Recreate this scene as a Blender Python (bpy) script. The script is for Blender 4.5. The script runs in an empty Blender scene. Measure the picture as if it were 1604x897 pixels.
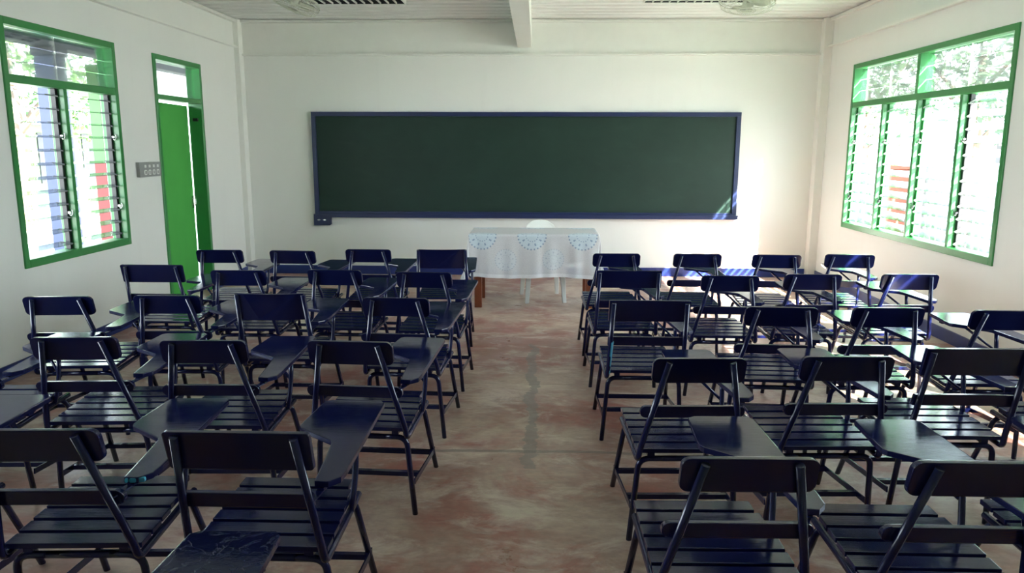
import bpy, bmesh, math, random
from mathutils import Vector, Matrix
random.seed(7)
PI = math.pi
COL = bpy.context.scene.collection

# ------------------------------------------------------------------ room numbers
XL, XR = -3.78, 3.58          # inner faces of the side walls
YF, YB = 9.86, -1.6           # front (blackboard) wall and back wall
ZC = 3.21                     # underside of the ceiling sheet
WT = 0.16                     # wall thickness

# ------------------------------------------------------------------ materials
def new_mat(name):
    m = bpy.data.materials.new(name); m.use_nodes = True
    nt = m.node_tree
    return m, nt, nt.nodes['Principled BSDF']

def node(nt, kind, **kw):
    n = nt.nodes.new(kind)
    for k, v in kw.items():
        if k.startswith('i_'):
            n.inputs[k[2:].replace('_', ' ')].default_value = v
        else:
            setattr(n, k, v)
    return n

def mixcol(nt, fac, a, b, blend='MIX'):
    n = nt.nodes.new('ShaderNodeMix'); n.data_type = 'RGBA'; n.blend_type = blend
    for sock, v in ((n.inputs[0], fac), (n.inputs[6], a), (n.inputs[7], b)):
        if isinstance(v, (int, float)): sock.default_value = v
        elif isinstance(v, tuple): sock.default_value = (*v, 1) if len(v) == 3 else v
        else: nt.links.new(v, sock)
    return n.outputs[2]

def ramp(nt, src, p0, p1, c0=(0, 0, 0), c1=(1, 1, 1)):
    r = nt.nodes.new('ShaderNodeValToRGB')
    r.color_ramp.elements[0].position = p0; r.color_ramp.elements[1].position = p1
    r.color_ramp.elements[0].color = (*c0, 1); r.color_ramp.elements[1].color = (*c1, 1)
    nt.links.new(src, r.inputs[0]); return r.outputs[0]

def mth(nt, op, a, b=None, c=None):
    n = nt.nodes.new('ShaderNodeMath'); n.operation = op
    for i, v in enumerate((a, b, c)):
        if v is None: continue
        if isinstance(v, (int, float)): n.inputs[i].default_value = v
        else: nt.links.new(v, n.inputs[i])
    return n.outputs[0]

def coords(nt, scale=(1, 1, 1), kind='Object', loc=(0, 0, 0)):
    tc = nt.nodes.new('ShaderNodeTexCoord'); mp = nt.nodes.new('ShaderNodeMapping')
    mp.inputs['Scale'].default_value = scale; mp.inputs['Location'].default_value = loc
    nt.links.new(tc.outputs[kind], mp.inputs[0]); return mp.outputs[0]

def noise(nt, vec, scale, detail=4, rough=.55, dist=0):
    n = nt.nodes.new('ShaderNodeTexNoise')
    n.inputs['Scale'].default_value = scale; n.inputs['Detail'].default_value = detail
    n.inputs['Roughness'].default_value = rough; n.inputs['Distortion'].default_value = dist
    if vec is not None: nt.links.new(vec, n.inputs['Vector'])
    return n.outputs[0]

def bump(nt, h, strength, dist, bsdf):
    b = nt.nodes.new('ShaderNodeBump'); b.inputs['Strength'].default_value = strength
    b.inputs['Distance'].default_value = dist
    nt.links.new(h, b.inputs['Height']); nt.links.new(b.outputs[0], bsdf.inputs['Normal'])

def plain(name, col, rough=.5, metal=0, spec=.5, var=.12, vscale=6, bstr=0, coat=0):
    m, nt, b = new_mat(name)
    v = coords(nt)
    n = noise(nt, v, vscale, 3)
    dark = tuple(c * (1 - var) for c in col)
    nt.links.new(mixcol(nt, n, dark, tuple(min(1, c * (1 + var)) for c in col)), b.inputs['Base Color'])
    b.inputs['Roughness'].default_value = rough; b.inputs['Metallic'].default_value = metal
    b.inputs['Specular IOR Level'].default_value = spec
    b.inputs['Coat Weight'].default_value = coat
    if bstr: bump(nt, noise(nt, v, vscale * 6, 3), bstr, .002, b)
    return m

def paint_navy(name, board=False, chips=.0, peel=False):
    m, nt, b = new_mat(name)
    v = coords(nt)
    info = nt.nodes.new('ShaderNodeObjectInfo')
    add = nt.nodes.new('ShaderNodeVectorMath'); add.operation = 'MULTIPLY_ADD'
    cmb = nt.nodes.new('ShaderNodeCombineXYZ'); nt.links.new(info.outputs['Random'], cmb.inputs[0]); nt.links.new(info.outputs['Random'], cmb.inputs[1])
    nt.links.new(cmb.outputs[0], add.inputs[0]); add.inputs[1].default_value = (31, 17, 0); nt.links.new(v, add.inputs[2])
    vv = add.outputs[0]
    big = noise(nt, vv, 5, 4, .6)
    col = mixcol(nt, big, (.0042, .0064, .038), (.0068, .0100, .056))
    wear = ramp(nt, noise(nt, vv, 38, 5, .7), .92 - chips * 2.4, .95 - chips * 2.4)
    col = mixcol(nt, mth(nt, 'MULTIPLY', wear, .55), col, (.05, .17, .30))
    nt.links.new(col, b.inputs['Base Color'])
    rr = nt.nodes.new('ShaderNodeMapRange'); nt.links.new(noise(nt, vv, 9, 4, .65), rr.inputs[0])
    rr.inputs[1].default_value = .3; rr.inputs[2].default_value = .7
    rr.inputs[3].default_value = .09; rr.inputs[4].default_value = .20 if board else .24
    nt.links.new(rr.outputs[0], b.inputs['Roughness'])
    b.inputs['Specular IOR Level'].default_value = .42
    mp = nt.nodes.new('ShaderNodeMapping'); mp.inputs['Scale'].default_value = (3, 26, 26) if board else (14, 14, 14)
    nt.links.new(vv, mp.inputs[0])
    if peel:
        fl = ramp(nt, noise(nt, vv, 11, 6, .6, 1.2), .50, .53)
        bump(nt, mth(nt, 'ADD', fl, noise(nt, vv, 30, 4)), .35, .003, b)
        return m
    bump(nt, noise(nt, mp.outputs[0], 3.2 if board else 2, 5, .6), .14 if board else .05, .002, b)
    return m

M = {}
M['steel'] = paint_navy('navy_enamel_on_steel')
M['wood'] = paint_navy('navy_enamel_on_wood', True)
M['worn'] = paint_navy('chipped_navy_enamel', True, .06)
M['peeling'] = paint_navy('peeling_navy_enamel', True, .05, peel=True)
M['cyan'] = plain('old_turquoise_paint', (.03, .28, .45), .4, var=.2, vscale=40)

def wall_mat():
    m, nt, b = new_mat('white_wall_enamel')
    v = coords(nt)
    col = mixcol(nt, noise(nt, v, .7, 4), (.76, .775, .745), (.83, .84, .81))
    streak = ramp(nt, noise(nt, coords(nt, (3, 3, .35)), 2.2, 5, .6), .55, .85)
    col = mixcol(nt, mth(nt, 'MULTIPLY', streak, .25), col, (.70, .71, .67))
    nt.links.new(col, b.inputs['Base Color'])
    b.inputs['Roughness'].default_value = .42; b.inputs['Specular IOR Level'].default_value = .35
    bump(nt, noise(nt, v, 3.5, 5, .6), .12, .01, b)
    return m
M['wall'] = wall_mat()
M['trim'] = plain('white_trim_paint', (.79, .80, .76), .35, var=.04)
M['ceil'] = plain('white_sheet_ceiling', (.78, .79, .77), .38, var=.05, vscale=2)
M['green'] = plain('green_enamel', (.035, .235, .06), .3, var=.12, vscale=5, bstr=.15)
M['doorgreen'] = plain('bright_green_door_enamel', (.085, .42, .085), .6, spec=.15, var=.1, vscale=3)
M['blue'] = plain('blue_band_enamel', (.012, .028, .16), .28, var=.25, vscale=4, bstr=.1)
M['frame'] = plain('blackboard_frame_enamel', (.014, .024, .085), .35, var=.25, vscale=4, bstr=.1)
M['bluedark'] = plain('dark_blue_outdoor_paint', (.012, .018, .045), .5, var=.2)
M['bluegrey'] = plain('blue_grey_column_paint', (.045, .062, .13), .5, var=.15)
M['black'] = plain('black_plastic', (.012, .012, .014), .4, var=.3)
M['chrome'] = plain('bright_metal', (.75, .75, .74), .25, metal=1, var=.1)
M['grey'] = plain('grey_plastic_plate', (.30, .31, .30), .45, var=.1)
M['greydark'] = plain('dark_grey_socket', (.06, .065, .065), .45, var=.1)
M['white'] = plain('white_plastic', (.75, .77, .74), .35, var=.05)
M['fan'] = plain('off_white_fan_plastic', (.60, .61, .52), .35, var=.08)
M['brown'] = plain('red_brown_wood', (.17, .045, .018), .35, var=.35, vscale=14, bstr=.15)
M['louver'] = plain('dull_grey_light_housing', (.045, .05, .06), .35, var=.1)
M['concrete'] = plain('pale_outdoor_concrete', (.34, .33, .29), .8, var=.25, vscale=1.5)
M['redpost'] = plain('faded_red_paint', (.20, .02, .018), .5, var=.15)
M['greenpost'] = plain('light_green_paint', (.08, .24, .06), .5, var=.15)
M['roof'] = plain('grey_metal_roof', (.10, .115, .12), .5, var=.15)
M['house'] = plain('pale_green_house_wall', (.16, .24, .13), .7, var=.1)
M['brick'] = plain('brick_red_post', (.16, .045, .025), .8, var=.25, vscale=12)
M['fence'] = plain('weathered_fence', (.16, .17, .16), .7, var=.2)
M['bark'] = plain('grey_bark', (.12, .09, .065), .9, var=.3, vscale=12)
M['dark_slot'] = plain('dark_window_hole', (.02, .025, .03), .5)

def leaf_mat(name, a, bcol):
    m, nt, b = new_mat(name)
    info = noise(nt, coords(nt), 1.6, 3)
    nt.links.new(mixcol(nt, info, a, bcol), b.inputs['Base Color'])
    b.inputs['Roughness'].default_value = .55
    return m
M['leaf'] = leaf_mat('green_leaves', (.015, .05, .01), (.08, .17, .03))
M['leaf2'] = leaf_mat('grey_green_leaves', (.02, .045, .02), (.08, .12, .05))

def board_mat():
    m, nt, b = new_mat('green_chalkboard')
    v = coords(nt)
    n = ramp(nt, noise(nt, coords(nt, (1, 1, 1.3)), 1.8, 6, .62), .35, .75)
    col = mixcol(nt, n, (.0075, .027, .0195), (.011, .036, .027))
    smear = ramp(nt, noise(nt, coords(nt, (.6, 1, 2.2)), 3.5, 6, .65, .4), .56, .8)
    col = mixcol(nt, mth(nt, 'MULTIPLY', smear, .35), col, (.022, .052, .043))
    nt.links.new(col, b.inputs['Base Color'])
    b.inputs['Roughness'].default_value = .5; b.inputs['Specular IOR Level'].default_value = .35
    bump(nt, noise(nt, v, 60, 2), .05, .001, b)
    return m
M['board'] = board_mat()

def glass_mat():
    m = bpy.data.materials.new('clear_louvre_glass'); m.use_nodes = True
    nt = m.node_tree; nt.nodes.clear()
    out = nt.nodes.new('ShaderNodeOutputMaterial')
    tr = nt.nodes.new('ShaderNodeBsdfTransparent'); tr.inputs[0].default_value = (.90, .95, .93, 1)
    gl = nt.nodes.new('ShaderNodeBsdfGlossy'); gl.inputs['Roughness'].default_value = .04
    fr = nt.nodes.new('ShaderNodeFresnel'); fr.inputs[0].default_value = 1.45
    fac = mth(nt, 'MULTIPLY_ADD', fr.outputs[0], .8, mth(nt, 'MULTIPLY', noise(nt, coords(nt), 14, 4), .05))
    mx = nt.nodes.new('ShaderNodeMixShader')
    nt.links.new(fac, mx.inputs[0]); nt.links.new(tr.outputs[0], mx.inputs[1]); nt.links.new(gl.outputs[0], mx.inputs[2])
    nt.links.new(mx.outputs[0], out.inputs[0])
    return m
M['glass'] = glass_mat()

def floor_mat():
    m, nt, b = new_mat('worn_red_cement_floor')
    v = coords(nt)
    base = mixcol(nt, ramp(nt, noise(nt, v, .9, 6, .62, .3), .42, .60), (.36, .185, .145), (.58, .47, .375))
    red = ramp(nt, noise(nt, coords(nt, (1, 1, 1), loc=(3, 7, 0)), 1.6, 7, .68, .5), .48, .62)
    col = mixcol(nt, mth(nt, 'MULTIPLY', red, .75), base, (.40, .125, .10))
    grey = ramp(nt, noise(nt, coords(nt, (1, 1.6, 1), loc=(11, 2, 0)), 2.6, 8, .70, .6), .50, .64)
    col = mixcol(nt, mth(nt, 'MULTIPLY', grey, .65), col, (.70, .65, .56))
    fine = noise(nt, coords(nt, (1, 2.2, 1)), 14, 8, .72)
    col = mixcol(nt, .35, col, mixcol(nt, ramp(nt, fine, .35, .68), (.09, .07, .06), (.50, .42, .35)), 'OVERLAY')
    # filled crack running down the aisle
    sep = nt.nodes.new('ShaderNodeSeparateXYZ'); nt.links.new(v, sep.inputs[0])
    wob = mth(nt, 'MULTIPLY_ADD', noise(nt, coords(nt, (0, 1, 0)), 3.2, 7, .62), .22, -.11)
    edge = mth(nt, 'MULTIPLY_ADD', noise(nt, v, 12, 5, .7), .10, -.05)
    d = mth(nt, 'ABSOLUTE', mth(nt, 'ADD', mth(nt, 'ADD', mth(nt, 'SUBTRACT', sep.outputs[0], -.02), wob), edge))
    wid = mth(nt, 'MULTIPLY_ADD', noise(nt, coords(nt, (0, 1, 0), loc=(0, 4, 0)), 2.3, 3), .09, -.012)
    crack = mth(nt, 'LESS_THAN', d, wid)
    span = mth(nt, 'MULTIPLY', mth(nt, 'GREATER_THAN', sep.outputs[1], 3.75), mth(nt, 'LESS_THAN', sep.outputs[1], 6.3))
    crack = mth(nt, 'MULTIPLY', crack, span)
    col = mixcol(nt, mth(nt, 'MULTIPLY', crack, .62), col, (.19, .17, .15))
    # thin joints across the room
    for yy, w, s in ((3.98, .022, .6), (6.86, .012, .4), (5.2, .008, .2)):
        wv = mth(nt, 'MULTIPLY_ADD', noise(nt, coords(nt, (1, 0, 0), loc=(yy, 0, 0)), 2.5, 5), .07, -.035)
        dd = mth(nt, 'ABSOLUTE', mth(nt, 'ADD', mth(nt, 'SUBTRACT', sep.outputs[1], yy), wv))
        j = mth(nt, 'MULTIPLY', mth(nt, 'LESS_THAN', dd, mth(nt, 'MULTIPLY', fine, w * 1.6)), s)
        col = mixcol(nt, j, col, (.13, .115, .10))
    nt.links.new(col, b.inputs['Base Color'])
    rr = nt.nodes.new('ShaderNodeMapRange'); nt.links.new(noise(nt, v, 3, 6, .65), rr.inputs[0])
    rr.inputs[1].default_value = .3; rr.inputs[2].default_value = .7
    rr.inputs[3].default_value = .26; rr.inputs[4].default_value = .52
    nt.links.new(rr.outputs[0], b.inputs['Roughness'])
    b.inputs['Specular IOR Level'].default_value = .45
    bump(nt, noise(nt, v, 5, 6, .6), .12, .01, b)
    return m
M['floor'] = floor_mat()

def cloth_mat():
    m, nt, b = new_mat('sheer_lace_tablecloth')
    tc = nt.nodes.new('ShaderNodeTexCoord')
    sep = nt.nodes.new('ShaderNodeSeparateXYZ'); nt.links.new(tc.outputs['UV'], sep.inputs[0])
    U, V = sep.outputs[0], sep.outputs[1]
    def medal(cx, cy, R, s):
        dx = mth(nt, 'SUBTRACT', U, cx); dy = mth(nt, 'SUBTRACT', V, cy)
        r = mth(nt, 'DIVIDE', mth(nt, 'SQRT', mth(nt, 'ADD', mth(nt, 'MULTIPLY', dx, dx), mth(nt, 'MULTIPLY', dy, dy))), R)
        th = mth(nt, 'ARCTAN2', dy, dx)
        disc = ramp(nt, r, .9, 1.0, (1, 1, 1), (0, 0, 0))
        def ring(r0, w, n, duty):
            a = mth(nt, 'LESS_THAN', mth(nt, 'ABSOLUTE', mth(nt, 'SUBTRACT', r, r0)), w)
            c = mth(nt, 'GREATER_THAN', mth(nt, 'SINE', mth(nt, 'MULTIPLY', th, n)), duty)
            return mth(nt, 'MULTIPLY', a, c)
        dots = mth(nt, 'MAXIMUM', ring(.93, .05, 26, .2), mth(nt, 'MAXIMUM', ring(.64, .08, 9, .75), ring(.40, .03, 16, .2)))
        return mth(nt, 'MULTIPLY', disc, s), mth(nt, 'MULTIPLY', dots, s)
    discs, dots = None, None
    for cx, cy, R, s in ((-.535, -.335, .155, 1), (-.02, -.335, .155, 1), (.50, -.335, .155, 1), (-.535, .335, .155, 1), (-.02, .335, .155, 1), (.50, .335, .155, 1),
                         (-.29, -.585, .115, .45), (.20, -.585, .115, .45), (-.75, 0, .12, .5), (.75, 0, .12, .5)):
        a, c = medal(cx, cy, R, s)
        discs = a if discs is None else mth(nt, 'MAXIMUM', discs, a)
        dots = c if dots is None else mth(nt, 'MAXIMUM', dots, c)
    col = mixcol(nt, discs, (.80, .81, .84), (.60, .70, .77))
    col = mixcol(nt, mth(nt, 'MULTIPLY', dots, .75), col, (.16, .25, .42))
    lace = noise(nt, coords(nt, (1, 1, 1), 'UV'), 95, 2)
    nt.links.new(col, b.inputs['Base Color'])
    # sheer weave: denser in the motifs and in the hem band
    ax = mth(nt, 'ABSOLUTE', U); ay = mth(nt, 'ABSOLUTE', V)
    hem = mth(nt, 'MAXIMUM', mth(nt, 'GREATER_THAN', ay, .735), mth(nt, 'GREATER_THAN', ax, 1.07))
    al = mth(nt, 'MULTIPLY_ADD', lace, .25, .60)
    al = mth(nt, 'ADD', al, mth(nt, 'MULTIPLY', mth(nt, 'MAXIMUM', discs, hem), .16))
    nt.links.new(mth(nt, 'MINIMUM', al, 1.0), b.inputs['Alpha'])
    b.inputs['Roughness'].default_value = .45
    b.inputs['Sheen Weight'].default_value = .2
    return m
M['cloth'] = cloth_mat()

# ------------------------------------------------------------------ mesh helpers
def box(bm, x0, x1, y0, y1, z0, z1, mtx=None):
    vs = [bm.verts.new((x, y, z)) for x in (x0, x1) for y in (y0, y1) for z in (z0, z1)]
    if mtx is not None:
        for v in vs: v.co = mtx @ v.co
    for f in ((0, 1, 3, 2), (4, 6, 7, 5), (0, 4, 5, 1), (2, 3, 7, 6), (0, 2, 6, 4), (1, 5, 7, 3)):
        bm.faces.new([vs[i] for i in f])
    return vs

def prism(bm, pts, a, b, axes='xy', fn=None):
    """extrude polygon pts between a and b on the remaining axis"""
    def P(p, q, t):
        if axes == 'xy': v = Vector((p, q, t))
        elif axes == 'xz': v = Vector((p, t, q))
        else: v = Vector((t, p, q))
        return fn(v) if fn else v
    lo = [bm.verts.new(P(p, q, a)) for p, q in pts]
    hi = [bm.verts.new(P(p, q, b)) for p, q in pts]
    n = len(pts)
    bm.faces.new(lo[::-1]); bm.faces.new(hi)
    for i in range(n): bm.faces.new((lo[i], lo[(i + 1) % n], hi[(i + 1) % n], hi[i]))
    return lo + hi

def rrect(x0, x1, z0, z1, r, n=5):
    out = []
    for cx, cz, a0 in ((x1 - r, z1 - r, 0), (x0 + r, z1 - r, PI / 2), (x0 + r, z0 + r, PI), (x1 - r, z0 + r, 1.5 * PI)):
        for i in range(n + 1):
            a = a0 + PI / 2 * i / n
            out.append((cx + r * math.cos(a), cz + r * math.sin(a)))
    return out

def fillet(pts, r, n=5):
    pts = [Vector(p) for p in pts]; out = [pts[0]]
    for i in range(1, len(pts) - 1):
        p, a, b = pts[i], pts[i - 1], pts[i + 1]
        u, w = (a - p), (b - p)
        rr = min(r, u.length * .49, w.length * .49)
        s, e = p + u.normalized() * rr, p + w.normalized() * rr
        for k in range(n + 1):
            t = k / n
            out.append(s * (1 - t) ** 2 + p * 2 * t * (1 - t) + e * t * t)
    out.append(pts[-1]); return out

def tube(bm, pts, r, seg=10, caps=True):
    pts = [Vector(p) for p in pts]; rings = []; n = None
    for i, p in enumerate(pts):
        d = (pts[min(i + 1, len(pts) - 1)] - pts[max(i - 1, 0)]).normalized()
        if n is None:
            n = d.orthogonal().normalized()
        else:
            n = (n - d * n.dot(d)).normalized()
        b = d.cross(n)
        rad = r[i] if isinstance(r, (list, tuple)) else r
        rings.append([bm.verts.new(p + n * math.cos(2 * PI * k / seg) * rad + b * math.sin(2 * PI * k / seg) * rad) for k in range(seg)])
    for a, b2 in zip(rings, rings[1:]):
        for k in range(seg):
            f = bm.faces.new((a[k], a[(k + 1) % seg], b2[(k + 1) % seg], b2[k])); f.smooth = True
    if caps:
        bm.faces.new(rings[0][::-1]); bm.faces.new(rings[-1])

def bar(bm, a, b, w, h):
    """flat bar from a to b, w wide sideways, h tall"""
    a, b = Vector(a), Vector(b); d = (b - a).normalized()
    up = Vector((0, 0, 1)) if abs(d.z) < .9 else Vector((0, 1, 0))
    s = d.cross(up).normalized(); u = s.cross(d).normalized()
    vs = [bm.verts.new(p + s * sx * w / 2 + u * sz * h / 2) for p in (a, b) for sx in (-1, 1) for sz in (-1, 1)]
    for f in ((0, 1, 3, 2), (4, 6, 7, 5), (0, 4, 5, 1), (2, 3, 7, 6), (0, 2, 6, 4), (1, 5, 7, 3)):
        bm.faces.new([vs[i] for i in f])

def bevel(bm, w=.003, seg=2, ang=.6):
    bmesh.ops.recalc_face_normals(bm, faces=bm.faces)
    es = [e for e in bm.edges if len(e.link_faces) == 2 and e.calc_face_angle(0) > ang]
    bmesh.ops.bevel(bm, geom=es, offset=w, segments=seg, affect='EDGES', profile=.7)
    return bm

def obj(name, bm, mat, parent=None, loc=None):
    bmesh.ops.recalc_face_normals(bm, faces=bm.faces)
    me = bpy.data.meshes.new(name); bm.to_mesh(me); bm.free()
    for mm in (mat if isinstance(mat, list) else [mat]): me.materials.append(mm)
    o = bpy.data.objects.new(name, me); COL.objects.link(o)
    if parent: o.parent = parent
    if loc: o.location = loc
    return o

def empty(name, loc=(0, 0, 0), rz=0, parent=None):
    o = bpy.data.objects.new(name, None); COL.objects.link(o)
    o.location = loc; o.rotation_euler = (0, 0, rz); o.empty_display_size = .1
    if parent: o.parent = parent
    return o

def tag(o, label=None, cat=None, group=None, kind=None):
    if label: o['label'] = label
    if cat: o['category'] = cat
    if group: o['group'] = group
    if kind: o['kind'] = kind
    return o

def bmnew(): return bmesh.new()

# ------------------------------------------------------------------ shell
def wall_with_holes(name, x0, x1, ya, yb, holes, zt=ZC + .08):
    """side wall between x0..x1 running along Y, holes = (y0,y1,z0,z1)"""
    bm = bmnew(); y = ya
    for (h0, h1, z0, z1) in sorted(holes):
        box(bm, x0, x1, y, h0, 0, zt)
        if z0 > 0: box(bm, x0, x1, h0, h1, 0, z0)
        box(bm, x0, x1, h0, h1, z1, zt); y = h1
    box(bm, x0, x1, y, yb, 0, zt)
    return tag(obj(name, bm, M['wall']), kind='structure')

WIN_L = (5.435, 6.925, .76, 2.56)
WIN_R = (6.0, 9.0, .75, 2.58)
DOOR = (7.61, 8.69, 0, 2.555)
WIN_L_ADDED = (1.6, 4.3, .76, 2.56)
WIN_R2 = (2.9, 5.3, .75, 2.58)

bm = bmnew(); box(bm, XL - WT, XR + WT, YB - WT, YF + WT, -.12, 0)
tag(obj('floor', bm, M['floor']), kind='structure')
wall_with_holes('wall_left', XL - WT, XL, YB, YF, [WIN_L, DOOR, WIN_L_ADDED])
wall_with_holes('wall_right', XR, XR + WT, YB, YF, [WIN_R, WIN_R2])
bm = bmnew(); box(bm, XL - WT, XR + WT, YF, YF + WT, 0, ZC + .08)
tag(obj('wall_front', bm, M['wall']), kind='structure')
bm = bmnew(); box(bm, XL - WT, XR + WT, YB - WT, YB, 0, ZC + .08)
tag(obj('wall_back', bm, M['wall']), kind='structure')

# ribbed sheet ceiling, ribs run from side to side
bm = bmnew(); prof = []
y = YB - .2; P = .205
while y < YF + .3:
    prof += [(y, ZC), (y + .12, ZC), (y + .14, ZC + .028), (y + .185, ZC + .028)]; y += P
prev = None
for (yy, zz) in prof:
    cur = [bm.verts.new((x, yy, z)) for x in (XL - .9, XR + .7) for z in (zz, zz + .05)]
    if prev:
        for q in ((0, 2), (1, 3), (0, 1), (2, 3)):
            bm.faces.new((prev[q[0]], prev[q[1]], cur[q[1]], cur[q[0]]))
    prev = cur
tag(obj('ceiling', bm, M['ceil']), kind='structure')

# beams, flanges, corner posts
def struct_box(name, dims, mat='trim', bev=.004):
    bm = bmnew()
    for d in dims: box(bm, *d)
    if bev: bevel(bm, bev, 2)
    return tag(obj(name, bm, M[mat]), kind='structure')
struct_box('trim_1', [(XL + .06, XR - .06, YF - .055, YF, 2.775, 2.80), (XL + .06, XR - .06, YF - .012, YF, 2.80, ZC - .035), (XL + .06, XR - .06, YF - .05, YF, ZC - .035, ZC - .004)])
struct_box('trim_2', [(XL, XL + .055, YB, YF - .14, 2.86, 2.882), (XL, XL + .05, YB, YF - .14, ZC - .045, ZC - .012)])
struct_box('trim_3', [(XR - .055, XR, YB, YF - .14, 2.86, 2.882), (XR - .05, XR, YB, YF - .14, ZC - .045, ZC - .012)])
struct_box('trim_4', [(XL, XL + .065, YF - .14, YF, 0, ZC - .004)])
struct_box('trim_5', [(XR - .10, XR, YF - .14, YF, 0, ZC - .004)])
struct_box('trim_6', [(-.25, -.075, YB, YF - .002, 2.875, ZC - .002)], 'trim', .006)
struct_box('baseboard_front', [(XL + .065, XR - .10, YF - .014, YF, 0, .112)], 'blue', .003)
struct_box('baseboard_left', [(XL, XL + .014, YB, DOOR[0], 0, .112), (XL, XL + .014, DOOR[1], YF - .14, 0, .112)], 'blue', .003)
struct_box('baseboard_right', [(XR - .014, XR, YB, YF - .14, 0, .112)], 'blue', .003)
struct_box('baseboard_back', [(XL + .015, XR - .015, YB, YB + .014, 0, .112)], 'blue', .003)

# ------------------------------------------------------------------ windows
def window(name, side, W, splits, tsplits, tilt, detail=True, vbar=True):
    """side -1 left wall, +1 right wall. W=(y0,y1,z0,z1)"""
    y0, y1, z0, z1 = W
    xi = XL if side < 0 else XR          # inner face
    root = tag(empty(name, (xi, (y0 + y1) / 2, z0)), kind='structure')
    def X(d): return side * d            # outward offset from the inner face
    cy = (y0 + y1) / 2
    def B(bm, d0, d1, a, b, c, d): box(bm, min(X(d0), X(d1)), max(X(d0), X(d1)), a - cy, b - cy, c - z0, d - z0)
    f = .052; zr0, zr1 = 2.105, 2.165
    bm = bmnew()                          # outer frame, face proud of the wall
    B(bm, -.014, .13, y0, y0 + f, z0, z1); B(bm, -.014, .13, y1 - f, y1, z0, z1)
    B(bm, -.014, .13, y0 + f, y1 - f, z0, z0 + f + .01); B(bm, -.014, .13, y0 + f, y1 - f, z1 - f, z1)
    bevel(bm, .003, 1); obj('frame', bm, M['green'], root)
    bm = bmnew(); B(bm, -.010, .12, y0 + f, y1 - f, zr0, zr1); bevel(bm, .003, 1); obj('transom_rail', bm, M['green'], root)
    for s in splits:
        bm = bmnew(); B(bm, -.008, .12, s - .022, s + .022, z0 + f + .01, zr0); bevel(bm, .003, 1); obj('mullion', bm, M['green'], root)
    for s in tsplits:
        bm = bmnew(); B(bm, -.008, .12, s - .028, s + .028, zr1, z1 - f); bevel(bm, .003, 1); obj('mullion', bm, M['green'], root)
    def blade(ya, yb, zc, h, ang, d):
        bm = bmnew()
        mt = Matrix.Translation((X(d), 0, zc - z0)) @ Matrix.Rotation(ang, 4, 'Y')
        box(bm, -.003, .003, ya - cy, yb - cy, -h / 2, h / 2, mt)
        o = obj('louvre_blade', bm, M['glass'], root); return o
    # lower louvres
    ys = [y0 + f] + list(splits) + [y1 - f]
    nb = 12; zb, zt = z0 + f + .01, zr0; pitch = (zt - zb) / nb
    for i in range(len(ys) - 1):
        a, b = ys[i] + (.022 if i else 0), ys[i + 1] - (.022 if i < len(ys) - 2 else 0)
        st = .030
        # far jamb operator strip and near strip (black channel with clips)
        bm = bmnew()
        B(bm, .045, .085, b - st, b, zb, zt)
        bevel(bm, .002, 1); strip = obj('operator_strip', bm, M['black'] if (side < 0 or i == 0) else M['green'], root)
        if detail:
            bm = bmnew()
            for k in range(nb):
                zc = zb + pitch * (k + .5)
                for yy in ((b - st - .012,) if side < 0 else (a + .012, b - st - .012)):
                    mt = Matrix.Translation((X(.065), yy - cy, zc - z0)) @ Matrix.Rotation(side * tilt, 4, 'Y')
                    box(bm, -.006, .006, -.008 if yy > a + .1 else 0, 0 if yy > a + .1 else .008, -.052, .052, mt)
            obj('blade_clips', bm, M['greydark'] if side < 0 else M['grey'], root)
        for k in range(nb):
            zc = zb + pitch * (k + .5)
            blade(a + .014, b - st - .002, zc, .112, side * tilt, .065)
        if detail:
            for zz in (zt - .37, zb + .30):
                bm = bmnew()
                ring = [(X(.02 - .012 * math.sin(t)), b - .018 - cy + .004 * math.cos(t), zz - z0 + .026 * math.cos(t)) for t in [2 * PI * q / 12 for q in range(11)]]
                tube(bm, ring, .0035, 6)
                B(bm, .02, .05, b - .024, b - .012, zz - .008, zz + .008)
                obj('latch_handle', bm, M['chrome'] if side < 0 else M['black'], root)
    # transom panes (fixed louvres)
    ys = [y0 + f] + list(tsplits) + [y1 - f]
    for i in range(len(ys) - 1):
        a, b = ys[i] + (.028 if i else 0), ys[i + 1] - (.028 if i < len(ys) - 2 else 0)
        h = (z1 - f - zr1) / 3
        for k in range(3):
            blade(a, b, zr1 + h * (k + .5), h * .96, side * .12, .06)
        if vbar:
            bm = bmnew(); m_ = (a + b) / 2
            B(bm, .068, .074, m_ - .005, m_ + .005, zr1, z1 - f); obj('glazing_bar', bm, M['trim'], root)
    return root

window('window_1', -1, WIN_L, [6.14], [], 1.44)
window('window_2', 1, WIN_R, [6.70, 7.46, 8.19], [7.50], 1.05)
window('added_window_3', -1, WIN_L_ADDED, [2.5, 3.4], [2.95], 1.25, False)  # unseen window beside the camera, added to let in more daylight
window('window_4', 1, WIN_R2, [3.5, 4.1, 4.7], [4.1], 1.2, False)

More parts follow.
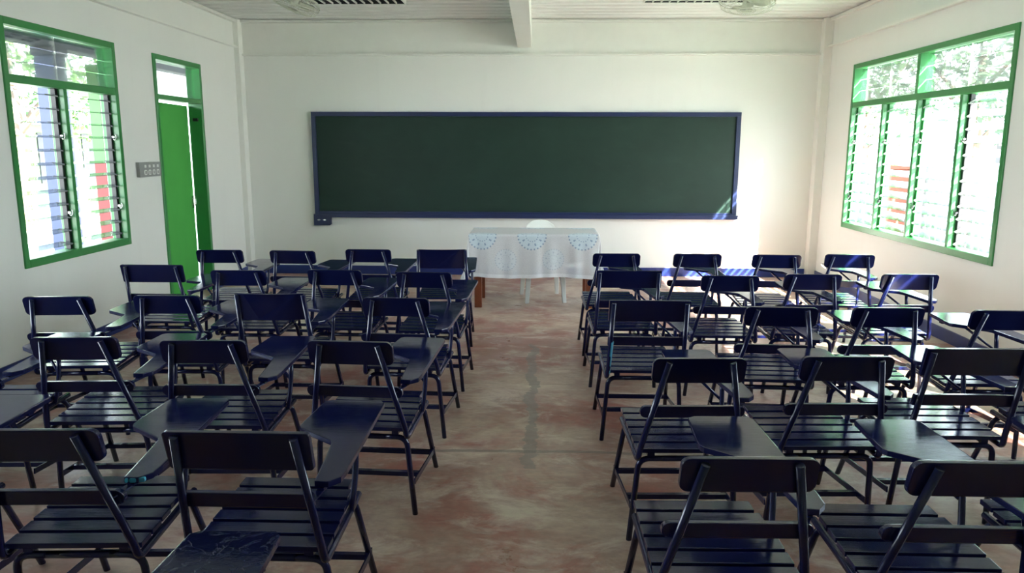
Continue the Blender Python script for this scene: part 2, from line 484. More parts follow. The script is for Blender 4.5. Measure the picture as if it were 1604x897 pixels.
# ------------------------------------------------------------------ door
y0, y1, _, z1 = DOOR; f = .052
root = tag(empty('door_1', (XL, (y0 + y1) / 2, 0)), kind='structure'); cy = (y0 + y1) / 2
bm = bmnew()
box(bm, -.14, .014, y0 - cy, y0 + f - cy, 0, z1); box(bm, -.14, .014, y1 - f - cy, y1 - cy, 0, z1); box(bm, -.14, .014, y0 + f - cy, y1 - f - cy, z1 - f, z1)
bevel(bm, .003, 1); obj('door_frame', bm, M['green'], root)
bm = bmnew(); box(bm, -.13, .010, y0 + f - cy, y1 - f - cy, 2.12, 2.17); bevel(bm, .003, 1); obj('transom_rail', bm, M['green'], root)
bm = bmnew(); box(bm, -.065, -.059, y0 + f - cy, y1 - f - cy, 2.17, z1 - f); obj('transom_pane', bm, M['glass'], root)
ang = math.radians(3.6)
dl = empty('door_leaf_pivot', (-.10, y0 + f + .004 - cy, 0), ang, root); dl.name = 'door_leaf'
bpy.data.objects.remove(dl)
bm = bmnew(); w = y1 - y0 - 2 * f - .01
box(bm, -.02, .02, 0, w, .012, 2.10); bevel(bm, .003, 1)
leaf = obj('door_leaf', bm, M['doorgreen'], root, (-.105, y0 + f + .004 - cy, 0)); leaf.rotation_euler = (0, 0, ang)
bm = bmnew(); box(bm, .02, .032, w - .075, w - .03, .96, 1.10); tube(bm, fillet([(.03, w - .05, 1.0), (.06, w - .05, 1.0), (.06, w - .05, 1.07), (.03, w - .05, 1.07)], .015), .006, 8)
obj('door_pull', bm, M['chrome'], leaf)
bm = bmnew()
for zz in (.3, 1.1, 1.85): tube(bm, [(.0, -.004, zz - .05), (.0, -.004, zz + .05)], .009, 8)
obj('hinges', bm, M['black'], leaf)
bm = bmnew(); box(bm, -.09, -.03, y1 - f - .018 - cy, y1 - f - cy, 1.93, 1.965); bevel(bm, .003, 1); obj('latch_keeper', bm, M['black'], root)

# ------------------------------------------------------------------ blackboard
bb = tag(empty('blackboard', (-.16, YF, .745)), 'long green blackboard in a blue wooden frame on the front wall', 'blackboard')
hw = 2.715; H = 1.345; t = .055
bm = bmnew(); box(bm, -hw + t - .01, hw - t + .01, -.030, -.004, .075, H - t + .01); obj('writing_panel', bm, M['board'], bb)
for nm, d in (('frame_rail', (-hw, hw, -.055, -.002, H - t, H)), ('frame_stile', (-hw, -hw + t, -.055, -.002, .045, H - t)), ('frame_stile', (hw - t, hw, -.055, -.002, .045, H - t)), ('frame_rail', (-hw + t, hw - t, -.052, -.002, .045, .085))):
    bm = bmnew(); box(bm, *d); bevel(bm, .004, 2); obj(nm, bm, M['frame'], bb)
bm = bmnew(); box(bm, -hw + .20, hw + .012, -.095, -.002, .008, .045); box(bm, -hw + .20, hw + .012, -.105, -.090, .008, .058); bevel(bm, .004, 2); obj('chalk_tray', bm, M['frame'], bb)
bm = bmnew(); prism(bm, [(-hw - .02, -.10), (-hw + .185, -.10), (-hw + .205, -.085), (-hw + .205, .045), (-hw - .02, .045)], -.055, -.002, 'xz'); bevel(bm, .004, 2)
bx = obj('bracket_block', bm, M['frame'], bb)
for dx in (.045, .125):
    bm = bmnew(); prism(bm, [(-hw + dx + .018 * math.cos(a), -.028 + .010 * math.sin(a)) for a in [2 * PI * k / 12 for k in range(12)]], -.0575, -.055, 'xz')
    box(bm, -hw + dx + (.010 if dx < .1 else -.028), -hw + dx + (.028 if dx < .1 else -.010), -.0570, -.055, -.031, -.025)
    obj('bolt_plate', bm, M['chrome'], bx)

# ------------------------------------------------------------------ socket panel on the left wall
sp = tag(empty('socket_panel', (XL, 7.345, 1.435)), 'grey four-gang socket and switch plate on the left wall beside the green door', 'socket')
bm = bmnew(); box(bm, 0, .035, -.205, .205, -.07, .07); bevel(bm, .005, 2); obj('cover_plate', bm, M['grey'], sp)
for k in range(4):
    yy = -.10 + k * .08
    bm = bmnew(); prism(bm, rrect(yy - .026, yy + .026, -.052, -.002, .018), .034, .038, 'yz'); s_ = obj('socket', bm, M['white'], sp)
    bm = bmnew()
    for q in (-.010, .010): box(bm, .0375, .0392, yy + q - .0035, yy + q + .0035, -.042, -.014)
    obj('slots', bm, M['greydark'], s_)
    bm = bmnew(); box(bm, .034, .040, yy - .016, yy + .016, .018, .045); bevel(bm, .002, 1); obj('switch', bm, M['white'], sp)

# ------------------------------------------------------------------ chairs
ZT = .86; YT = -.128; ZS = .43
def back_y(z): return YT * (z - ZS) / (ZT - ZS)
def tilt_fn(z0):
    a = math.atan2(YT, ZT - ZS)
    def f(v):  # board drawn in xz, thickness on y, leaned about seat level
        return Vector((v.x, v.y + YT * (v.z - ZS) / (ZT - ZS), v.z))
    return f
TILT = tilt_fn(0)
KINDS = {
    'A': dict(tx=.122, bw=.182, bh=.108, cr=.026, low=.215, lr=.024),
    'C': dict(tx=.172, bw=.213, bh=.128, cr=.012, low=.205, lr=.008),
    'D': dict(tx=.193, bw=.216, bh=.122, cr=.004, low=.214, lr=.004),
    'B': dict(tx=.185, bw=.185, bh=.165, cr=.003, low=.18, lr=.003),
}
RT = .0127
def make_chair(kind, worn=False, short=False, plate=False):
    K = KINDS[kind]; W_ = M['worn'] if worn else M['wood']
    root = empty('tablet_armchair')
    # seat of six slats on two runners; the front slats are cut short on the writing side
    bm = bmnew(); pitch = .0775
    for k in range(6):
        ya = .018 + k * pitch; yb = ya + .0675
        z = .418 + .022 * (ya / .46)
        xr = (.214, .214, .212, .208, .200, .185)[k]
        t0 = Matrix.Translation((0, 0, z))
        box(bm, -.214, xr, ya, yb, 0, .018, t0)
    bevel(bm, .003, 2)
    for s in (-1, 1): box(bm, s * .150 - .015, s * .150 + .015, .03, .47, .400, .419)
    obj('seat', bm, W_, root)
    # back board
    bm = bmnew()
    if kind == 'B':
        pts = []
        n = 10
        for i in range(n + 1): pts.append((-K['bw'] + 2 * K['bw'] * i / n, ZT - K['bh']))
        for i in range(n + 1): pts.append((K['bw'] - 2 * K['bw'] * i / n, ZT - .006))
        prism(bm, pts, .0, .016, 'xz', lambda v: TILT(Vector((v.x, v.y - .028 * math.cos(v.x / K['bw'] * PI / 2), v.z))))
    else:
        prism(bm, rrect(-K['bw'], K['bw'], ZT - K['bh'], ZT, K['cr']), RT - .001, RT + .021, 'xz', TILT)
    bevel(bm, .004, 2); obj('backrest', bm, W_, root)
    if kind != 'B':
        bm = bmnew()
        prism(bm, rrect(-K['low'], K['low'] - .01, .592, .645, K['lr']), RT - .001, RT + .021, 'xz', TILT)
        bevel(bm, .004, 2); obj('lower_back_rail', bm, W_, root)
    # side frames: post, bend and seat rail in one tube
    for s in (-1, 1):
        bm = bmnew()
        tx = K['tx']
        top = Vector((s * tx, back_y(ZT - .012), ZT - .012))
        path = fillet([top, (s * .205, -.012, .45), (s * .210, .0, .398), (s * .212, .44, .412)], .05, 6)
        tube(bm, path, RT if kind != 'B' else .0145, 10)
        if kind == 'A':
            pass
        obj('side_frame', bm, M['steel'], root)
        if kind in 'AC' and s == 1:
            bm = bmnew(); tube(bm, [(s * tx * 1.25, back_y(.70) + .028, .70), (s * tx * 1.25, back_y(.70) + .034, .70)], .006, 8)
            bm.free()
        for (yt, zt, yf) in ((.045, .392, .075), (.43, .398, .60)):
            bm = bmnew()
            p = fillet([(s * .10, yt, zt - .008), (s * .198, yt, zt - .008), (s * .224, yf, .0)], .055, 7)
            tube(bm, p, RT, 10); obj('leg', bm, M['steel'], root)
        bm = bmnew(); bar(bm, (s * .222, .085, .155), (s * .222, .575, .11), .006, .026); obj('stretcher', bm, M['steel'], root)
    for yt, zt in ((.045, .384), (.43, .390)):
        bm = bmnew(); tube(bm, [(-.105, yt, zt), (.105, yt, zt)], RT, 10); obj('seat_support', bm, M['steel'], root)
    for fr in (.22, .9):
        y_ = .085 + .49 * fr; z_ = .155 - .045 * fr
        bm = bmnew(); bar(bm, (-.221, y_, z_), (.221, y_, z_), .022, .022); obj('stretcher', bm, M['steel'], root)
    # writing tablet
    bm = bmnew()
    poly = [(.188, -.002), (.232, -.006), (.262, .030), (.266, .09), (.264, .40), (.261, .715), (.243, .742), (.045, .742), (.020, .726), (.003, .50), (.003, .455), (.012, .436), (.150, .322), (.160, .300), (.172, .18)]
    if short: poly = [(p, q - (.052 if q > .42 else 0)) for p, q in poly]
    prism(bm, poly, .646, .666); bevel(bm, .004, 2)
    tb = obj('writing_tablet', bm, M['peeling'] if worn else M['wood'], root)
    bm = bmnew(); box(bm, .03, .25, .585, .62, .628, .646); bevel(bm, .002, 1); obj('cleat', bm, M['wood'], tb)
    # tablet supports
    bm = bmnew(); tube(bm, fillet([(.214, .315, .405), (.226, .35, .52), (.226, .37, .640)], .06), .011, 10); obj('tablet_post', bm, M['steel'], root)
    bm = bmnew(); tube(bm, [(.226, .37, .53), (.10, .47, .640)], .007, 8); obj('tablet_brace', bm, M['steel'], root)
    xa = .122 + (K['tx'] - .122) * .3
    px = K['tx'] + (.205 - K['tx']) * (ZT - .012 - .625) / (ZT - .012 - .45)
    bm = bmnew(); bar(bm, (px, back_y(.625) - .002, .625), (.215, .03, .640), .022, .005); bar(bm, (.205, .0, .640), (.235, .11, .643), .024, .006); obj('arm_bracket', bm, M['steel'], root)
    return root

def copy_tree(o, parent=None):
    c = o.copy(); COL.objects.link(c); c.parent = parent
    for ch in list(o.children): copy_tree(ch, c)
    return c

used = {}
def put(kind, x, y, rot, label, group, worn=False, short=False):
    key = (kind, worn, short)
    if key not in used:
        used[key] = make_chair(kind, worn, short); r = used[key]
    else:
        r = copy_tree(used[key])
    a = math.radians(rot)
    # x, y give the middle of the back-board top edge
    r.location = (x + math.sin(a) * YT, y - math.cos(a) * YT, 0)
    r.rotation_euler = (0, 0, a)
    tag(r, label, 'chair', group)
    return r

GL = 'tablet armchairs in the left block'
GR = 'tablet armchairs in the right block'
CH = [
 # name kind x y rot label
 ('a1', 'A', -2.481, 5.81, 2, 'navy tablet armchair in front row, silhouetted against the green door edge'),
 ('a2', 'A', -1.903, 5.80, -3, 'navy armchair, front row left block, second from the green door'),
 ('a3', 'A', -1.328, 5.90, -1, 'navy armchair, front row left block, third from the green door'),
 ('a4', 'B', -.751, 5.99, 3, 'navy armchair with one tall curved back panel, nearest the lace-covered table'),
 ('b1', 'C', -2.633, 5.04, 1, 'navy armchair with long squared back board, half before the green door'),
 ('b2', 'A', -1.954, 4.84, 1, 'navy armchair, second row left block, second from the left wall'),
 ('b3', 'A', -1.328, 4.885, -2, 'navy armchair, second row left block, second from the aisle'),
 ('b4', 'A', -.726, 4.82, -2, 'navy armchair beside the aisle, directly behind the tall curved-panel chair'),
 ('c1', 'A', -2.580, 3.92, 5, 'navy armchair, third row, closest to the left wall below the window'),
 ('c2', 'A', -2.012, 3.98, 2, 'navy armchair, third row left block, whose seat slats reflect green'),
 ('c3', 'B', -1.481, 4.11, 1, 'navy armchair with tall panel back between square posts, third row left block'),
 ('c4', 'A', -.755, 3.97, -3, 'navy armchair beside the aisle, third row of the left block'),
 ('d1', 'A', -1.966, 3.06, 4, 'navy armchair, fourth row, first full backrest from the left picture edge'),
 ('d2', 'A', -1.395, 3.03, 2, 'navy armchair, fourth row left block, middle of its three full backrests'),
 ('d3', 'A', -.778, 3.04, -3, 'navy armchair beside the aisle, fourth row of the left block'),
 ('d0', 'A', -2.56, 3.06, 3, 'navy armchair in the fourth row, only seat and tablet showing at left edge'),
 ('e0', 'A', -2.17, 2.02, 3, 'navy armchair at lower left corner, only seat corner and tablet showing'),
 ('e1', 'A', -1.435, 2.005, 3, 'navy armchair with turquoise chips on its tablet end, fifth row left'),
 ('e2', 'C', -.853, 2.01, 0, 'navy armchair with wide squared back board, foremost complete chair left of aisle'),
 ('f1', 'A', -.89, .955, 2, 'navy armchair showing only its rough peeling tablet at the bottom edge'),
 ('r1', 'A', .619, 5.76, 1, 'navy armchair beside the aisle, front row of the right block'),
 ('r2', 'A', 1.236, 5.77, -1, 'navy armchair, front row right block, second from the aisle'),
 ('r3', 'A', 1.833, 5.76, -3, 'navy armchair with shiny back board, front row right block, third from aisle'),
 ('r4', 'A', 2.396, 5.80, -5, 'navy armchair in the far right corner, front row by the right wall'),
 ('s1', 'D', .618, 4.95, 1, 'navy armchair with wide square-cut back board beside aisle, second row right'),
 ('s2', 'A', 1.239, 4.78, -1, 'navy armchair, second row right block, second from the aisle'),
 ('s3', 'A', 1.789, 4.86, 0, 'navy armchair with mottled glossy back board, second row right, third from aisle'),
 ('s4', 'A', 2.420, 4.89, 1, 'navy armchair by the right wall in the second row, tablet lit white'),
 ('t1', 'D', .611, 3.96, 0, 'navy armchair with wide square-cut back and turquoise-chipped post, third row by aisle'),
 ('t2', 'A', 1.260, 3.82, -3, 'navy armchair, third row right block, second from the aisle'),
 ('t3', 'A', 1.807, 3.83, 1, 'navy armchair, third row right block, third from the aisle'),
 ('t4', 'A', 2.382, 3.785, -1, 'navy armchair, third row, cut by right picture edge below the window'),
 ('u1', 'A', .641, 2.84, 2, 'navy armchair beside the aisle, fourth row of the right block'),
 ('u2', 'A', 1.227, 2.89, 2, 'navy armchair, fourth row right block, second from the aisle'),
 ('u3', 'D', 1.810, 3.03, 1, 'navy armchair with wide square-cut back near right edge, fourth row'),
 ('u4', 'A', 2.42, 3.00, 0, 'navy armchair at right edge, only slatted seat corner showing, fourth row'),
 ('v1', 'A', .571, 1.88, 1, 'navy armchair with full back board, nearest complete chair right of the aisle'),
 ('v2', 'A', 1.170, 1.875, 0, 'navy armchair cut by lower right corner, fifth row, worn plank tablet'),
 ('v3', 'A', 1.775, 1.93, 0, 'navy armchair at lower right edge, only front seat slats showing'),
 ('w2', 'A', 1.143, 1.415, 0, ''),
]
chairs = {}
SHORT = ('b1', 'c3', 'u3', 'u4', 's1')
for nm, kd, x, y, rot, lab in CH:
    if nm == 'w2': continue
    chairs[nm] = put(kd, x, y, rot, lab, GL if nm[0] in 'abcdef' else GR, worn=nm in ('f1',), short=nm in SHORT)

# turquoise chips where the navy enamel has flaked off two chairs
def child(root, base):
    return [c for c in root.children if c.name.split('.')[0] == base]
tb = child(chairs['e1'], 'writing_tablet')[0]
for k, (x, w) in enumerate(((.192, .010), (.206, .020), (.231, .020))):
    bm = bmnew(); prism(bm, rrect(x, x + w, .650, .663, .004), -.0075 + (.004 if x > .22 else 0), -.0030 + (.010 if x > .22 else 0), 'xz')
    tag(obj('bare_paint_patch', bm, M['cyan'], tb), 'turquoise patch of older paint on the tablet end')
fr = [c for c in child(chairs['t1'], 'side_frame')][0]
bm = bmnew(); tube(bm, [(-.1945, back_y(.62) - .004, .62), (-.2045, -.0135, .46), (-.2055, -.004, .425)], [.0122, .0131, .0134], 10)
tag(obj('bare_paint_patch', bm, M['cyan'], fr), 'turquoise streak of older paint down the post')

# ------------------------------------------------------------------ teacher's table
tt = tag(empty('teacher_table', (-.02, 8.07, 0)), 'red-brown wooden table under the lace cloth below the blackboard', 'table')
a, b = .655, .31; top = .775
bm = bmnew(); box(bm, -a, a, -b, b, top - .028, top); bevel(bm, .004, 2); obj('tabletop', bm, M['brown'], tt)
for sx in (-1, 1):
    for sy in (-1, 1):
        cx, cy_ = sx * (a - .075), sy * (b - .055)
        bm = bmnew(); prism(bm, [(cx - .038, cy_ - .03), (cx + .038, cy_ - .03), (cx + .038, cy_ + .03), (cx - .038, cy_ + .03)], 0, top - .028); bevel(bm, .003, 1); obj('leg', bm, M['brown'], tt)
for sy in (-1, 1):
    bm = bmnew(); box(bm, -a + .12, a - .12, sy * (b - .05) - .01, sy * (b - .05) + .01, top - .30 if sy < 0 else top - .16, top - .028); obj('apron', bm, M['brown'], tt)
for sx in (-1, 1):
    bm = bmnew(); box(bm, sx * (a - .075) - .01, sx * (a - .075) + .01, -b + .09, b - .09, top - .16, top - .028); obj('apron', bm, M['brown'], tt)

# lace cloth draped over it
NX, NY = 150, 100; over = .455; backover = .10; ca, cb = a + .008, b + .008
bm = bmnew(); uvl = bm.loops.layers.uv.new('UVMap'); grid = []; uvs = {}
for j in range(NY + 1):
    row = []
    for i in range(NX + 1):
        U = -(ca + over) + 2 * (ca + over) * i / NX; V = -(cb + over) + (2 * cb + over + backover) * j / NY
        qx = max(-ca, min(ca, U)); qy = max(-cb, min(cb, V)); ox, oy = U - qx, V - qy
        z = top + .004
        x, y = qx, qy
        if ox or oy:
            d = (abs(ox) ** 4 + abs(oy) ** 4) ** .25
            hyp = math.hypot(ox, oy); dx, dy = ox / hyp, oy / hyp
            along = U if abs(oy) >= abs(ox) else V * 1.3
            rip = .012 * math.sin(along * 13 + 1.0) + .008 * math.sin(along * 29 + 2.1) + .004 * math.sin(along * 47)
            corner = min(abs(ox), abs(oy)) / over
            out = .010 * min(1, d / .02) + .04 * d + (rip * .9) * min(1, d / .25) + .20 * corner * d
            x += dx * out; y += dy * out; z -= max(0, d - .006) * (1 - .02 * math.sin(along * 7))
        v = bm.verts.new((x, y, z)); row.append(v); uvs[v] = (U, V)
    grid.append(row)
for j in range(NY):
    for i in range(NX):
        fc = bm.faces.new((grid[j][i], grid[j][i + 1], grid[j + 1][i + 1], grid[j + 1][i])); fc.smooth = True
        for lp in fc.loops: lp[uvl].uv = uvs[lp.vert]
cl = obj('tablecloth', bm, M['cloth'], None, (-.02, 8.07, 0))
tag(cl, 'sheer white lace cloth with blue round motifs draped over the teacher table', 'tablecloth')

# white plastic chair tucked in behind the table, facing the class
pc = tag(empty('plastic_chair', (.08, 8.28, 0), math.radians(8)), 'white plastic chair tucked in behind the lace-covered table', 'chair')
bm = bmnew()
prism(bm, rrect(-.20, .20, -.20, .20, .06), .40, .418); bevel(bm, .005, 2); obj('seat', bm, M['white'], pc)
for sx in (-1, 1):
    for (ya, yb) in ((-.19, -.235), (.19, .27)):
        bm = bmnew(); x0 = sx * .175; x1 = sx * .205
        for q in (0,):
            vs = []
            for (xx, yy, zz, w) in ((x0, ya, .41, .030), (x1, yb, 0, .020)):
                for (dx, dy) in ((-1, -1), (1, -1), (1, 1), (-1, 1)): vs.append(bm.verts.new((xx + dx * w, yy + dy * w * .6, zz)))
            for k in range(4): bm.faces.new((vs[k], vs[(k + 1) % 4], vs[4 + (k + 1) % 4], vs[4 + k]))
            bm.faces.new(vs[3::-1]); bm.faces.new(vs[4:])
        bevel(bm, .004, 1); obj('leg', bm, M['white'], pc)
bm = bmnew()
outer = [(-.20, .42), (-.205, .70), (-.15, .80), (-.08, .845), (0, .855), (.08, .845), (.15, .80), (.205, .70), (.20, .42)]
prism(bm, outer, 0, .014, 'xz', lambda v: Vector((v.x, v.y + .19 + (v.z - .42) * .20 - .04 * (v.x / .2) ** 2, v.z))); bevel(bm, .004, 1)
obj('backrest', bm, M['white'], pc)
for sx in (-1, 1):
    bm = bmnew(); tube(bm, fillet([(sx * .205, -.17, .41), (sx * .225, -.17, .56), (sx * .225, .20, .575)], .06), .016, 8); obj('armrest', bm, M['white'], pc)

# ------------------------------------------------------------------ ceiling lights
def ceiling_light(x0, x1, y0, y1, label, nx, ny):
    z0, z1 = ZC - .07, ZC - .001
    r = tag(empty('ceiling_light', ((x0 + x1) / 2, (y0 + y1) / 2, z0)), label, 'ceiling light', 'louvred ceiling lights')
    hx, hy = (x1 - x0) / 2, (y1 - y0) / 2; h = z1 - z0
    bm = bmnew(); e = .014
    box(bm, -hx, hx, -hy, -hy + e, 0, h); box(bm, -hx, hx, hy - e, hy, 0, h); box(bm, -hx, -hx + e, -hy + e, hy - e, 0, h); box(bm, hx - e, hx, -hy + e, hy - e, 0, h)
    bevel(bm, .004, 1); obj('housing', bm, M['trim'], r)
    bm = bmnew(); box(bm, -hx + e, hx - e, -hy + e, hy - e, h - .012, h - .004); box(bm, -hx + e, hx - e, hy - e - .004, hy - e, .008, h - .012); obj('reflector', bm, M['louver'], r)
    bm = bmnew()
    for k in range(1, nx): x = -hx + e + (2 * hx - 2 * e) * k / nx; box(bm, x - .005, x + .005, -hy + e, hy - e, .004, .022)
    for k in range(1, ny): y = -hy + e + (2 * hy - 2 * e) * k / ny; box(bm, -hx + e, hx - e, y - .005, y + .005, .004, .012)
    obj('louvre_grid', bm, M['trim'], r)
    for k in (-1, 1):
        bm = bmnew(); tube(bm, [(-hx + .06, k * hy * .45, h - .035), (hx - .06, k * hy * .45, h - .035)], .013, 10); obj('lamp_tube', bm, M['white'], r)
    return r
ceiling_light(-2.62, -1.40, 7.83, 8.45, 'unlit louvred ceiling light beside the left fan', 14, 2)
ceiling_light(1.10, 2.42, 7.83, 8.42, 'unlit louvred ceiling light beside the right fan', 15, 5)

# ------------------------------------------------------------------ orbit fans
def fan(x, y, z, R, tx, ty, label):
    r = tag(empty('ceiling_fan', (x, y, ZC)), label, 'fan', 'caged ceiling fans')
    c = Vector((0, 0, z - ZC))
    bm = bmnew(); tube(bm, [(0, 0, -.003), (0, 0, -.035)], [.075, .06], 20); tube(bm, [(0, 0, -.03), (0, 0, c.z + .10)], .016, 12); obj('ceiling_mount', bm, M['fan'], r)
    R3 = Matrix.Translation(c) @ Matrix.Rotation(ty, 4, 'Y') @ Matrix.Rotation(tx, 4, 'X')
    def T(p): return R3 @ Vector(p)
    bm = bmnew(); tube(bm, [T((0, 0, .15)), T((0, 0, .12)), T((0, 0, .06)), T((0, 0, .035))], [.03, .062, .066, .03], 18); obj('motor_housing', bm, M['fan'], r)
    cg = bmnew()
    for (rr, zz) in ((R, 0), (R, .022), (R * .93, -.045), (R * .93, .06), (R * .62, -.068), (R * .34, -.074), (R * .62, .072), (R * .80, -.06)):
        ring = [T((rr * math.cos(t), rr * math.sin(t), zz)) for t in [2 * PI * k / 40 for k in range(41)]]
        tube(cg, ring, .0035 if zz in (0, .022) else .0018, 5, False)
    for k in range(44):
        t = 2 * PI * k / 44; c_, s_ = math.cos(t), math.sin(t)
        tube(cg, [T((rr * c_, rr * s_, zz)) for rr, zz in ((.055, -.076), (R * .62, -.068), (R * .93, -.045), (R, 0), (R, .022), (R * .93, .06), (R * .62, .072), (.06, .075))], .0013, 4, False)
    obj('cage', cg, M['fan'], r)
    bm = bmnew(); tube(bm, [T((0, 0, -.080)), T((0, 0, -.070))], [.050, .058], 20); obj('badge', bm, M['fan'], r)
    bm = bmnew()
    tube(bm, [T((0, 0, -.045)), T((0, 0, -.03)), T((0, 0, .03))], [.02, .04, .04], 16)
    for k in range(3):
        a0 = 2 * PI * k / 3
        rows = []
        for i in range(7):
            u = i / 6; rad = .035 + (R * .86 - .035) * u; half = (.35 + .42 * math.sin(PI * min(1, u * 1.15) * .8)) * .9
            rows.append([bm.verts.new(T((rad * math.cos(a0 + half * v), rad * math.sin(a0 + half * v), .02 * v))) for v in (-1, -.5, 0, .5, 1)])
        for p, q in zip(rows, rows[1:]):
            for i in range(4): bm.faces.new((p[i], p[i + 1], q[i + 1], q[i])).smooth = True
    bl = obj('fan_blades', bm, M['fan'], r); sm = bl.modifiers.new('thick', 'SOLIDIFY'); sm.thickness = .003
    return r
fan(-2.27, 7.38, 2.985, .235, math.radians(10), math.radians(26), 'caged off-white fan at the ceiling on the left')
fan(1.925, 7.42, 2.975, .25, math.radians(26), math.radians(-4), 'caged off-white fan at the ceiling on the right')

# ------------------------------------------------------------------ outside
bm = bmnew(); box(bm, -40, 40, -20, 60, -.45, -.15); tag(obj('ground', bm, M['concrete']), kind='structure')
bm = bmnew(); box(bm, -6.4, XL - WT, -3, 16, -.15, -.02); tag(obj('corridor_floor', bm, M['concrete']), kind='structure')
# corridor eave and columns on the left
col_ = tag(empty('corridor_roof', (-5.8, 6, 2.8)), 'dark blue eave beam and roof over the corridor outside the left window', 'roof')
bm = bmnew(); box(bm, -.11, .11, -9, 8, .0, .26); bevel(bm, .005, 1); obj('eave_beam', bm, M['bluedark'], col_)
bm = bmnew(); mt = Matrix.Translation((.9, 0, .44)) @ Matrix.Rotation(math.radians(5), 4, 'Y')
box(bm, -1.6, 1.1, -9, 8, 0, .04, mt); obj('roof_sheet', bm, M['roof'], col_)
bm = bmnew()
for k in range(9): box(bm, -.05, 1.85, -8.5 + k * 1.9, -8.42 + k * 1.9, .26, .36)
obj('rafters', bm, M['bluedark'], col_)
def post(x, y, w, z, m, lab, m2=None, zs=1.5):
    r = tag(empty('corridor_post', (x, y, -.02)), lab, 'post')
    if m2:
        bm = bmnew(); box(bm, -w, w, -w, w, 0, zs); bevel(bm, .005, 1); obj('lower_shaft', bm, m2, r)
        bm = bmnew(); box(bm, -w, w, -w, w, zs, z); bevel(bm, .005, 1); obj('upper_shaft', bm, m, r)
    else:
        bm = bmnew(); box(bm, -w, w, -w, w, .0, z); bevel(bm, .006, 1); obj('shaft', bm, m, r)
        bm = bmnew(); box(bm, -w - .02, w + .02, -w - .02, w + .02, z - .10, z - .002); bevel(bm, .006, 1); obj('capital', bm, M['bluedark'], r)
    return r
post(-5.8, 9.20, .12, 2.82, M['bluegrey'], 'blue-grey square corridor post seen through the left window')
post(-5.15, 9.02, .08, 2.6, M['greenpost'], 'outdoor post painted green above and red below, beyond the left window', M['redpost'], 1.48)
post(-5.8, 5.0, .12, 2.82, M['bluegrey'], 'blue-grey square corridor post nearer the back of the room')

def house(x, y, w, d, h, label, wm, name='house'):
    r = tag(empty(name, (x, y, -.15)), label, 'building')
    bm = bmnew(); box(bm, -w / 2, w / 2, -d / 2, d / 2, 0, h); obj('walls', bm, wm, r)
    bm = bmnew(); prism(bm, [(-w / 2 - .5, h - .02), (w / 2 + .5, h - .02), (0, h + w * .26)], -d / 2 - .5, d / 2 + .5, 'xz'); obj('roof', bm, M['roof'], r)
    for yy in (-d * .3, 0, d * .3):
        for s in (-1, 1):
            bm = bmnew(); box(bm, s * (w / 2) - .03, s * (w / 2) + .03, yy - .5, yy + .5, .9, 2.1); obj('window', bm, M['dark_slot'], r)
    for xx in (-w * .28, w * .28):
        bm = bmnew(); box(bm, xx - .5, xx + .5, -d / 2 - .03, -d / 2 + .03, .9, 2.1); obj('window', bm, M['dark_slot'], r)
    return r
house(-14.5, 20.5, 5, 6, 2.3, 'small pale green house with grey roof far beyond the left window', M['house'])
house(15, 20, 6, 7, 2.1, 'low grey-roofed house beyond the fence outside the right window', M['concrete'])

def tree(x, y, h, r, n, m, label):
    t = tag(empty('tree', (x, y, -.15)), label, 'tree', 'trees outside the windows')
    bm = bmnew(); rnd = random.Random(int(x * 13 + y * 7))
    tube(bm, [(0, 0, 0), (.08, .03, h * .4), (.02, -.05, h * .75)], [.16, .12, .06], 9)
    for k in range(6):
        a0 = k * 1.05; tube(bm, [(.06, 0, h * .38 + k * .2), (math.cos(a0) * r * .5, math.sin(a0) * r * .5, h * .6 + k * .22)], [.05, .02], 6)
    obj('trunk', bm, M['bark'], t)
    bm = bmnew()
    cl = [(rnd.uniform(-1, 1) * r * .65, rnd.uniform(-1, 1) * r * .65, h * .72 + rnd.uniform(-.45, .45) * r, rnd.uniform(.3, .5) * r) for _ in range(13)]
    for _ in range(n):
        cx, cy_, cz, cr = rnd.choice(cl)
        d = Vector((rnd.gauss(0, 1), rnd.gauss(0, 1), rnd.gauss(0, 1))).normalized() * cr * rnd.uniform(.5, 1) ** .5
        p = Vector((cx, cy_, cz)) + d; s = rnd.uniform(.06, .13)
        u = Vector((rnd.gauss(0, 1), rnd.gauss(0, 1), rnd.gauss(0, 1))).normalized(); w = u.orthogonal().normalized()
        bm.faces.new([bm.verts.new(p + u * s), bm.verts.new(p + w * s * .45), bm.verts.new(p - u * s), bm.verts.new(p - w * s * .45)])
    obj('foliage', bm, m, t)
tree(-11.0, 16.0, 5.2, 2.3, 2600, M['leaf'], 'leafy tree rising behind the corridor beam outside the left window')
tree(8.0, 11.2, 4.6, 2.2, 2400, M['leaf2'], 'leafy tree just outside the near panes of the right window')
tree(8.6, 15.6, 4.9, 2.3, 2400, M['leaf2'], 'leafy tree outside the middle panes of the right window')
tree(8.5, 20.5, 4.6, 2.2, 2000, M['leaf2'], 'leafy tree outside the far panes of the right window')

# picket fence and brick post outside the right window
fc = tag(empty('picket_fence', (6.6, 14, -.15)), 'pale picket fence running outside the right window', 'fence')
bm = bmnew()
for k in range(76): box(bm, -.015, .015, -7 + k * .18, -6.90 + k * .18, .05, 1.55)
obj('pickets', bm, M['fence'], fc)
for zz in (.35, 1.3):
    bm = bmnew(); box(bm, .015, .06, -7.05, 6.75, zz, zz + .08); obj('rail', bm, M['fence'], fc)
bp = tag(empty('brick_post', (6.2, 13.35, -.15)), 'brick-red gate post by the fence outside the right window', 'post')
bm = bmnew(); box(bm, -.22, .22, -.22, .22, 0, 1.45); bevel(bm, .01, 1); obj('shaft', bm, M['brick'], bp)
bm = bmnew(); box(bm, -.27, .27, -.27, .27, 1.45, 1.53); bevel(bm, .01, 1); obj('cap', bm, M['brick'], bp)

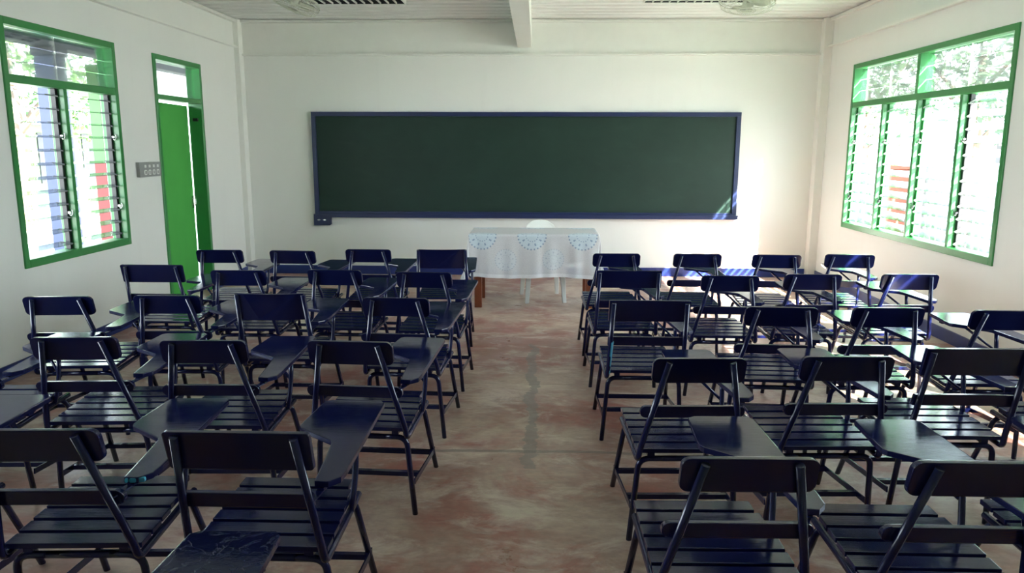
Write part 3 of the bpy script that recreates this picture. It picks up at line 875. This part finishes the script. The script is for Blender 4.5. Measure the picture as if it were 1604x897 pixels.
# ------------------------------------------------------------------ light
w = bpy.data.worlds.new('hazy_sky'); bpy.context.scene.world = w; w.use_nodes = True
nt = w.node_tree; bg = nt.nodes['Background']
tc = nt.nodes.new('ShaderNodeTexCoord'); sp_ = nt.nodes.new('ShaderNodeSeparateXYZ'); nt.links.new(tc.outputs['Generated'], sp_.inputs[0])
rp = nt.nodes.new('ShaderNodeValToRGB'); nt.links.new(sp_.outputs[2], rp.inputs[0])
rp.color_ramp.elements[0].position = 0; rp.color_ramp.elements[0].color = (.90, .96, 1, 1)
rp.color_ramp.elements[1].position = .6; rp.color_ramp.elements[1].color = (.62, .80, 1, 1)
nt.links.new(rp.outputs[0], bg.inputs[0]); bg.inputs[1].default_value = 7.0

sd = bpy.data.lights.new('sun', 'SUN'); sd.energy = 60; sd.angle = math.radians(.6); sd.color = (1, .97, .90)
so = bpy.data.objects.new('sun', sd); COL.objects.link(so)
so.rotation_euler = Vector((-1, 1.3, -1.2)).to_track_quat('-Z', 'Y').to_euler(); so.location = (12, -6, 12)

for nm, W, s in (('p1', WIN_L, -1), ('p2', WIN_R, 1), ('p3', WIN_L_ADDED, -1), ('p4', WIN_R2, 1)):
    ld = bpy.data.lights.new('window_portal', 'AREA'); ld.shape = 'RECTANGLE'
    ld.size = W[3] - W[2]; ld.size_y = W[1] - W[0]; ld.cycles.is_portal = True
    lo = bpy.data.objects.new('window_portal', ld); COL.objects.link(lo)
    lo.location = ((XL - .15) if s < 0 else (XR + .15), (W[0] + W[1]) / 2, (W[2] + W[3]) / 2)
    lo.rotation_euler = Vector((-s, 0, 0)).to_track_quat('-Z', 'Y').to_euler()

# ------------------------------------------------------------------ camera
pitch, yaw, roll = .1822, .0315, .0028
cd = bpy.data.cameras.new('camera'); cam = bpy.data.objects.new('camera', cd); COL.objects.link(cam)
cd.sensor_width = 36; cd.lens = 1190 / 1604 * 36; cd.clip_start = .05; cd.clip_end = 300
F = Vector((-math.sin(yaw) * math.cos(pitch), math.cos(yaw) * math.cos(pitch), -math.sin(pitch)))
R = Vector((math.cos(yaw), math.sin(yaw), 0)); U = R.cross(F)
R2 = R * math.cos(roll) + U * math.sin(roll); U2 = -R * math.sin(roll) + U * math.cos(roll)
cam.matrix_world = Matrix(((R2.x, U2.x, -F.x, 0), (R2.y, U2.y, -F.y, 0), (R2.z, U2.z, -F.z, 1.663), (0, 0, 0, 1)))
sc = bpy.context.scene; sc.camera = cam
sc.view_settings.view_transform = 'Standard'; sc.view_settings.look = 'None'
sc.view_settings.gamma = 1; sc.view_settings.use_curve_mapping = False
sc.view_settings.exposure = 1.15
sc.cycles.max_bounces = 10; sc.cycles.diffuse_bounces = 6; sc.cycles.transparent_max_bounces = 24
sc.cycles.sample_clamp_indirect = 8
